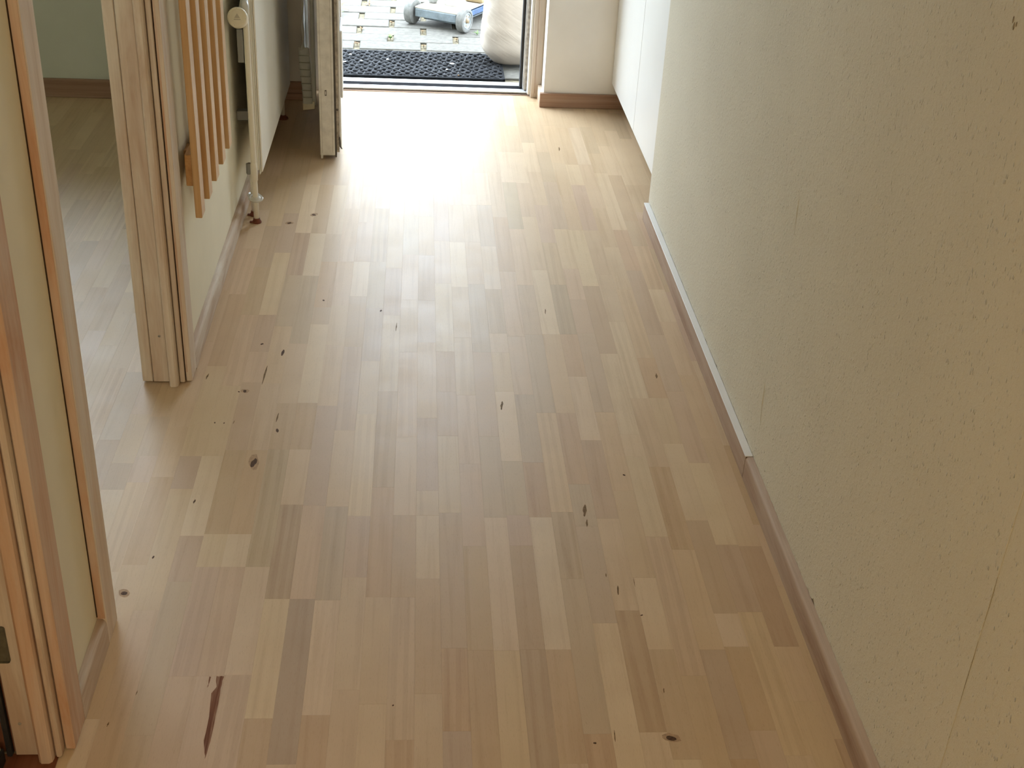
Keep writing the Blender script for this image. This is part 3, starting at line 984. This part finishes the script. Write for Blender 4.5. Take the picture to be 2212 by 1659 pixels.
M_ = 120
cloth_strand('side_fold', [(-.392 + .004 * (i / M_) * (1 if i < 30 else 1), 4.705, .10 + (1.92 - .10) * i / M_) for i in range(M_ + 1)], lambda t: .008 - .001 * t, .004, 0)
cloth_strand('twisted_fold', [(-.430 + .022 * min(1, i / 40) + .002 * math.sin(i * .5), 4.697, .303 + (1.92 - .303) * i / M_) for i in range(M_ + 1)], lambda t: .0105 * max(.45, 1 - 8 * t), .003, .55)
V, F = box_vf((-.4340, 4.692, .082), (-.3900, 4.7000, .112), .002)
V = [Vector((v.x, v.y, v.z + .010 * math.sin((v.x + .434) * 60))) for v in V]
mesh_obj('sewn_tag', V, F, 'curtain_tag', cur)
lathe('eyelet', [(.0075, 0), (.0075, .0014), (.0045, .0014), (.0045, 0)], (-.416, 4.6925, .118), (0, -1, 0), 'dirty_metal', cur, 14)
tube('curtain_rod', [(-.398, 4.50, 1.925), (-.420, 5.05, 1.925)], .005, 'aluminium', cur, 10)
for y in (4.52, 5.03):
    box('rod_holder', (-.398 - .04 * (y - 4.5) - .004, y, 1.918), (-.352 - .051 * (y - 4.388) - .0015, y + .012, 1.932), 'aluminium', cur, .001)

# ------------------------------------------------------------------ entrance frame and sill
fr = struct(thing('trim_3', (.07, 5.27, 0)))
box('frame_post', (.467, 5.200, 0), (.5115, 5.330, 2.06), 'frame_wood', fr, .002)
box('frame_rebate', (.4835, 5.1985, .02), (.4850, 5.2005, 2.05), 'sill_wood', fr)
box('white_lip', (.4555, 5.212, .010), (.4668, 5.255, 2.05), 'door_paint_bright', fr, .0015)
box('worn_strip', (.4435, 5.262, .012), (.4665, 5.295, 2.05), 'dirty_metal', fr, .001)
box('metal_rail', (.4390, 5.285, .012), (.4432, 5.315, 2.05), 'aluminium', fr, .001)
box('rubber_seal', (.4265, 5.295, .012), (.4388, 5.325, 2.05), 'black_rubber', fr, .002)
box('frame_post', (-.4615, 5.220, 0), (-.372, 5.330, 2.06), 'frame_wood', fr, .002)
box('white_lip', (-.4600, 5.207, .01), (-.450, 5.2195, 2.05), 'door_paint_bright', fr, .0015)
box('frame_head', (-.372, 5.220, 2.02), (.467, 5.330, 2.06), 'frame_wood', fr, .002)
box('sill_board', (-.4615, 5.2260, -.012), (.4668, 5.2345, .003), 'sill_wood', fr, .001)
box('sill_rail', (-.372, 5.2425, -.02), (.4552, 5.2860, .011), 'aluminium', fr, .002)
box('sill_gasket', (-.372, 5.2863, -.02), (.4430, 5.3250, .0118), 'sill_rubber', fr, .001)
box('outer_rail', (-.372, 5.3253, -.03), (.4430, 5.3720, .0135), 'aluminium', fr, .002)
box('sill_gap', (-.372, 5.2347, -.012), (.4668, 5.2422, .0055), 'gap_dark', fr)

# ------------------------------------------------------------------ wall-hung cabinets in the niche
for (y0, y1, lab) in ((3.918, 4.4770, 'white flat-front hung cabinet nearer the end of the papered wall'),
                      (4.4785, 5.085, 'white flat-front hung cabinet nearer the entrance, against the far wall')):
    cb = thing('cabinet', (.95, (y0 + y1) / 2, .105), lab, 'cabinet', 'white cabinets hung along the right side')
    box('body', (.8095, y0 + .001, .112), (1.298, y1 - .001, 2.2), 'white_lacquer', cb, .001)
    box('door', (.7900, y0 + .0014, .1055), (.8090, y1 - .0014, 2.2), 'white_lacquer', cb, .0008)

# ------------------------------------------------------------------ outside
GZ = -.05
struct(box('ground', (-9, 5.36, -.40), (9, 20, -.112), 'ground_grass'))
pav = struct(box('pavement', (-3.2, 5.36, -.112), (3.2, 12.0, GZ - .010), 'joint_soil'))
box('outer_step', (-1.6, 5.374, GZ - .0095), (1.6, 5.515, GZ + .004), 'outer_stone', pav, .004)
rp = random.Random(3)
pv = []
row0 = 6.068 - .1405 * 3
pave_bits = []
for r in range(-1, 30):
    ya = row0 + .1405 * r
    yb = ya + .1405 - .0045
    off = -.30 if (r % 2 == 1) else -.142
    for k in range(-5, 6):
        xa = off + .32 * k + .014
        xb = off + .32 * (k + 1) - .014
        dz = rp.uniform(-.003, .002)
        if ya < 5.52:
            continue
        near = ya < 7.5 and -.8 < (xa + xb) / 2 < .9
        V, F = box_vf((xa, ya, GZ - .0095), (xb, yb, GZ + dz), .005)
        V = [Vector((v.x + .0025 * noise.noise((v.x * 40, v.y * 40, 1)), v.y + .0025 * noise.noise((v.x * 40, v.y * 40, 7)), v.z)) for v in V]
        if near:
            mesh_obj('paver', V, F, 'paver_concrete', pav)
        else:
            pave_bits.append((V, F))
o = joined('outlying_pavers', pave_bits, 'paver_concrete', pav)
o['kind'] = 'stuff'

# rubber mat woven of cords
mat_ = thing('doormat', (.0, 5.79, GZ), 'black woven rubber doormat littered with white flakes outside the entrance', 'doormat')
MX0, MX1, MY0, MY1 = -.62, .385, 5.575, 5.985
box('mat_base', (MX0, MY0, GZ + .0028), (MX1, MY1, GZ + .010), 'mat_rubber', mat_, .002)
cords = []
rc = random.Random(8)
n_c = 15
for i in range(n_c + 8):
    y_ = MY0 + .012 + i * .0285
    pts = []
    for k in range(90):
        x_ = MX0 + .01 + (MX1 - MX0 - .02) * k / 89
        yy = y_ - (x_ - MX0) * .17 + .0035 * math.sin(x_ * 150 + i * 1.7)
        if MY0 + .008 < yy < MY1 - .008:
            pts.append((x_, yy, GZ + .012 + .0035 * math.sin(x_ * 150 + (i % 2) * math.pi)))
        else:
            if len(pts) > 2:
                cords.append(tube_vf(pts, .0065, 6))
            pts = []
    if len(pts) > 2:
        cords.append(tube_vf(pts, .0065, 6))
for i in range(34):
    x_ = MX0 + .015 + i * .0295
    pts = []
    for k in range(30):
        yy = MY0 + .01 + (MY1 - MY0 - .02) * k / 29
        xx = x_ + (yy - MY0) * .17
        if xx < MX1 - .008:
            pts.append((xx, yy, GZ + .011 + .003 * math.sin(yy * 220 + i * math.pi)))
    if len(pts) > 2:
        cords.append(tube_vf(pts, .005, 6))
o = joined('woven_cords', cords, 'mat_cord', mat_, True)
o['kind'] = 'stuff'
for lo_, hi_ in (((MX0, MY0, 0), (MX1, MY0 + .010, 0)), ((MX0, MY1 - .010, 0), (MX1, MY1, 0)), ((MX1 - .010, MY0, 0), (MX1, MY1, 0)), ((MX0, MY0, 0), (MX0 + .01, MY1, 0))):
    box('mat_rim', (lo_[0], lo_[1], GZ + .003), (hi_[0], hi_[1], GZ + .0165), 'mat_rubber', mat_, .003)
fl_lab = ('large white paint flake at the left end of the doormat', 'small white flake near the left of the doormat', 'white flake by the far edge of the doormat on the left', 'white flake on the right half of the doormat',
          'tiny white flake near the middle front of the doormat', 'grey flake in the middle of the doormat', 'brown crumb at the front edge of the doormat')
for k, (x, y, s) in enumerate(((-.343, 5.762, .020), (-.262, 5.787, .011), (-.318, 5.888, .009), (.150, 5.787, .013), (.125, 5.687, .007), (-.145, 5.823, .008), (.176, 5.600, .008))):
    V, F = [(x, y, GZ + .0240)], []
    n = 7
    for q in range(n):
        t = 2 * math.pi * q / n
        r_ = s * rc.uniform(.5, 1.1)
        V.append((x + r_ * math.cos(t), y + r_ * .7 * math.sin(t), GZ + .0195 + rc.uniform(-.001, .003)))
    V += [(a, b_, c_ - .0022) for a, b_, c_ in V[1:]]
    for q in range(n):
        F += [[0, 1 + q, 1 + (q + 1) % n], [1 + q, 1 + (q + 1) % n, 1 + n + (q + 1) % n, 1 + n + q]]
    F.append([1 + n + q for q in range(n)])
    o = mesh_obj('paint_flake', V, F, 'leaf_dry' if k == 6 else 'paint_flake')
    tag(o, fl_lab[k], 'flake', 'crumbs and flakes on the doormat')

# dust sack
sack = thing('dust_sack', (.425, 5.875, GZ), 'full beige plastic sack standing on the doormat corner by the door frame', 'sack')
V, F = [], []
nz, nt_ = 60, 64
for i in range(nz + 1):
    f = i / nz
    z = GZ + .018 + .80 * f
    rb = 1.0
    if f < .10:
        rb = .62 + .38 * math.sin(f / .10 * math.pi / 2)
    if f > .82:
        rb = max(.12, 1 - ((f - .82) / .18) ** 1.6 * .9)
    bul = 1 + .05 * math.sin(f * 9 + .6)
    for k in range(nt_):
        t = 2 * math.pi * k / nt_
        ct, st = math.cos(t), math.sin(t)
        ca, sa = math.copysign(abs(ct) ** .75, ct), math.copysign(abs(st) ** .75, st)
        wr_ = 1 + .030 * noise.noise((ca * 2.2 + f * 3.0, sa * 2.2, f * 13)) + .012 * noise.noise((ca * 5, sa * 5, f * 34 + ca * 4))
        V.append((.432 + .142 * rb * bul * wr_ * ca, 5.880 + .125 * rb * bul * wr_ * sa, z))
for i in range(nz):
    for k in range(nt_):
        F.append([i * nt_ + k, i * nt_ + (k + 1) % nt_, (i + 1) * nt_ + (k + 1) % nt_, (i + 1) * nt_ + k])
F.append(list(range(nt_))); F.append([nz * nt_ + k for k in range(nt_)])
mesh_obj('bag', V, F, 'sack_plastic', sack, True)
tube('tied_neck', [(.432, 5.88, GZ + .80), (.432, 5.88, GZ + .83), (.44, 5.885, GZ + .90)], [.022, .014, .035], 'sack_plastic', sack, 14)
tube('tie', [(.432 + .018 * math.cos(t * .7), 5.88 + .018 * math.sin(t * .7), GZ + .832) for t in range(10)], .003, 'dark_metal', sack, 6)

# trolley
U = Vector((.868, -.497, 0)); Vv = Vector((.497, .868, 0))
CC = Vector((.0935, 6.4995, GZ))


def cw(u, v, z):
    return CC + U * u + Vv * v + Vector((0, 0, z))


cart = thing('trolley', tuple(CC), 'low four-wheeled trolley with grey tyres on the paving outside', 'trolley')
WR = .060


def cart_box(nm, u0, u1, v0, v1, z0, z1, mat, bev=.003):
    V, F = box_vf((u0, v0, z0), (u1, v1, z1), bev)
    V = [cw(v.x, v.y, v.z) for v in V]
    return mesh_obj(nm, V, F, mat, cart)


for su, v0 in ((-.150, 0), (.150, 0), (-.150, .46), (.150, .46)):
    s = 1 if su > 0 else -1
    c0 = cw(su, v0, WR + .0005)
    wh = lathe('wheel', [(.034, -.020), (.050, -.022), (.0585, -.018), (.060, -.012), (.060, .012), (.0585, .018), (.050, .022), (.044, .021), (.041, .016), (.034, .015)], c0, U * s, 'tyre_grey', cart, 36)
    lathe('rim', [(.041, .0155), (.040, .019), (.034, .019), (.030, .008), (.014, .006)], c0, U * s, 'wheel_grey', wh, 30)
    lathe('rim_back', [(.036, -.0195), (.012, -.012)], c0, U * s, 'wheel_grey', wh, 24)
    lathe('hub', [(.015, .004), (.014, .018), (.009, .024), (.004, .026), (0, .026)], c0, U * s, 'brass_hub', wh, 16)
    for q in range(5):
        a = 2 * math.pi * q / 5
        perp = U.cross(Vector((0, 0, 1)))
        p = c0 + (perp * math.cos(a) + Vector((0, 0, 1)) * math.sin(a)) * .025 + U * s * .010
        lathe('spoke_knob', [(.0055, -.006), (.005, .006), (0, .007)], p, U * s, 'brass_hub', wh, 10)
tube('axle', [cw(-.165, 0, WR), cw(.165, 0, WR)], .008, 'dark_metal', cart, 10)
tube('axle', [cw(-.165, .46, WR), cw(.165, .46, WR)], .008, 'dark_metal', cart, 10)
cart_box('front_rail', -.118, .118, -.030, -.012, .046, .086, 'cart_steel')
cart_box('side_rail', .100, .122, -.012, .52, .050, .078, 'cart_blue')
cart_box('side_rail', -.122, -.100, -.012, .52, .050, .078, 'cart_blue')
cart_box('deck', -.122, .126, -.026, .54, .086, .096, 'cart_board')
tag(cart_box('under_tray', -.095, .095, .02, .50, .026, .032, 'cart_steel'))

# things on the trolley
tz = GZ + .0965
bkt = thing('bucket', tuple(cw(.022, .130, .0965)), 'white round bucket standing on the trolley outside', 'bucket')
b0 = cw(.022, .130, .0968)
lathe('pail', [(0, 0), (.050, 0), (.066, .15), (.070, .152), (.070, .158), (.064, .158), (.048, .006), (0, .006)], b0, (0, 0, 1), 'bucket_white', bkt, 36)
tube('handle', [b0 + Vector((.068 * math.cos(a), -.068 * math.sin(a) * .35 - .02 * math.sin(a), .150 - .045 * math.sin(a))) for a in [math.pi * k / 16 for k in range(17)]], .0022, 'aluminium', bkt, 6)
bg0 = cw(-.085, .095, .0968)
bagp = thing('crumpled_bag', tuple(bg0), 'crumpled pale plastic bag beside the bucket on the trolley', 'bag')
V, F = [], []
nz, nt_ = 22, 40
for i in range(nz + 1):
    f = i / nz
    rb = (.6 + .4 * math.sin(min(1, f / .25) * math.pi / 2)) * (1 - .5 * max(0, f - .55))
    for k in range(nt_):
        t = 2 * math.pi * k / nt_
        q = 1 + .18 * math.sin(7 * t + 3 * f) * (.3 + f) + .15 * noise.noise((math.cos(t) * 3, math.sin(t) * 3, f * 6))
        V.append((bg0.x + .032 * rb * q * math.cos(t), bg0.y + .032 * rb * q * math.sin(t), bg0.z + .14 * f))
for i in range(nz):
    for k in range(nt_):
        F.append([i * nt_ + k, i * nt_ + (k + 1) % nt_, (i + 1) * nt_ + (k + 1) % nt_, (i + 1) * nt_ + k])
F.append(list(range(nt_))); F.append([nz * nt_ + k for k in range(nt_)])
mesh_obj('crumpled_film', V, F, 'clear_bag', bagp, True)
c1 = cw(.080, .255, .0968)
can = thing('canister', tuple(c1), 'cream plastic canister with rounded corners at the back of the trolley', 'canister')
rz = Matrix.Rotation(-.5, 3, 'Z')
box('canister_body', (c1.x - .055, c1.y - .035, c1.z), (c1.x + .055, c1.y + .035, c1.z + .16), 'box_cream', can, .012, rz, c1)
lathe('canister_cap', [(.016, 0), (.016, .02), (.0, .02)], c1 + Vector((0, 0, .1602)), (0, 0, 1), 'bucket_white', can, 18)


# weeds in the paving joints
def leaf_vf(base, d, L, wd, droop):
    base = Vector(base); d = Vector(d).normalized()
    side = d.cross(Vector((0, 0, 1)))
    if side.length < .01:
        side = Vector((1, 0, 0))
    side.normalize()
    V, F = [], []
    n = 5
    for i in range(n + 1):
        f = i / n
        p = base + d * L * f + Vector((0, 0, -droop * L * f * f))
        w_ = wd * (math.sin(math.pi * (f * .9 + .06)) ** .8)
        V += [p + side * w_, p + Vector((0, 0, -.0012)), p - side * w_]
    for i in range(n):
        a = i * 3
        F += [[a, a + 1, a + 4, a + 3], [a + 1, a + 2, a + 5, a + 4]]
    return V, F


rw_ = random.Random(12)


def weed(name, x, y, n, L, wd, mat, lab, cat, spread=.5):
    t = thing(name, (x, y, GZ), lab, cat, 'weeds growing in the paving joints')
    stem = tube('stem', [(x, y, GZ - .008), (x + .001, y, GZ + L * .3)], [.0016, .001], mat, t, 6)
    for k in range(n):
        a = 2 * math.pi * k / n + rw_.uniform(-.3, .3)
        up_ = rw_.uniform(.35, 1.2)
        V, F = leaf_vf((x, y, GZ + rw_.uniform(.0, L * .3)), (math.cos(a) * spread, math.sin(a) * spread, up_ * .6), L * rw_.uniform(.7, 1.1), wd * rw_.uniform(.8, 1.2), .35)
        mesh_obj('leaf', V, F, mat, t, True)


weed('weed', -.142, 6.262, 7, .042, .008, 'leaf_green', 'small bright green weed in the paving joint behind the doormat', 'weed')
weed('weed', .288, 6.388, 8, .026, .0022, 'leaf_green', 'tuft of fine grass beside the sack and trolley wheel', 'weed')
weed('weed', -.432, 6.770, 8, .085, .006, 'leaf_dry', 'dry brown weed spreading beside the open door in the paving', 'weed', .9)
weed('weed', -.420, 6.690, 5, .038, .008, 'leaf_green', 'green-leaved weed under the dry stalks beside the open door', 'weed')
for x, y, n, L, lab in ((-.299, 6.140, 5, .020, 'dry moss tuft in the joint nearest the doormat on the left'), (.021, 6.140, 5, .018, 'dry moss tuft in the joint behind the middle of the doormat'),
                        (-.142, 6.560, 5, .018, 'dry moss tuft in the joint before the trolley wheel'), (.182, 6.275, 5, .018, 'dry moss tuft in the joint before the right trolley wheel'),
                        (-.290, 6.420, 5, .018, 'dry moss tuft in the third joint row on the left'), (.016, 6.410, 4, .016, 'dry moss tuft in the shade of the trolley front'),
                        (-.270, 6.930, 5, .04, 'curled dead leaf tuft on the paving far left of the trolley')):
    weed('moss_tuft', x, y, n, L, .0045, 'leaf_dry', lab, 'moss', .7)
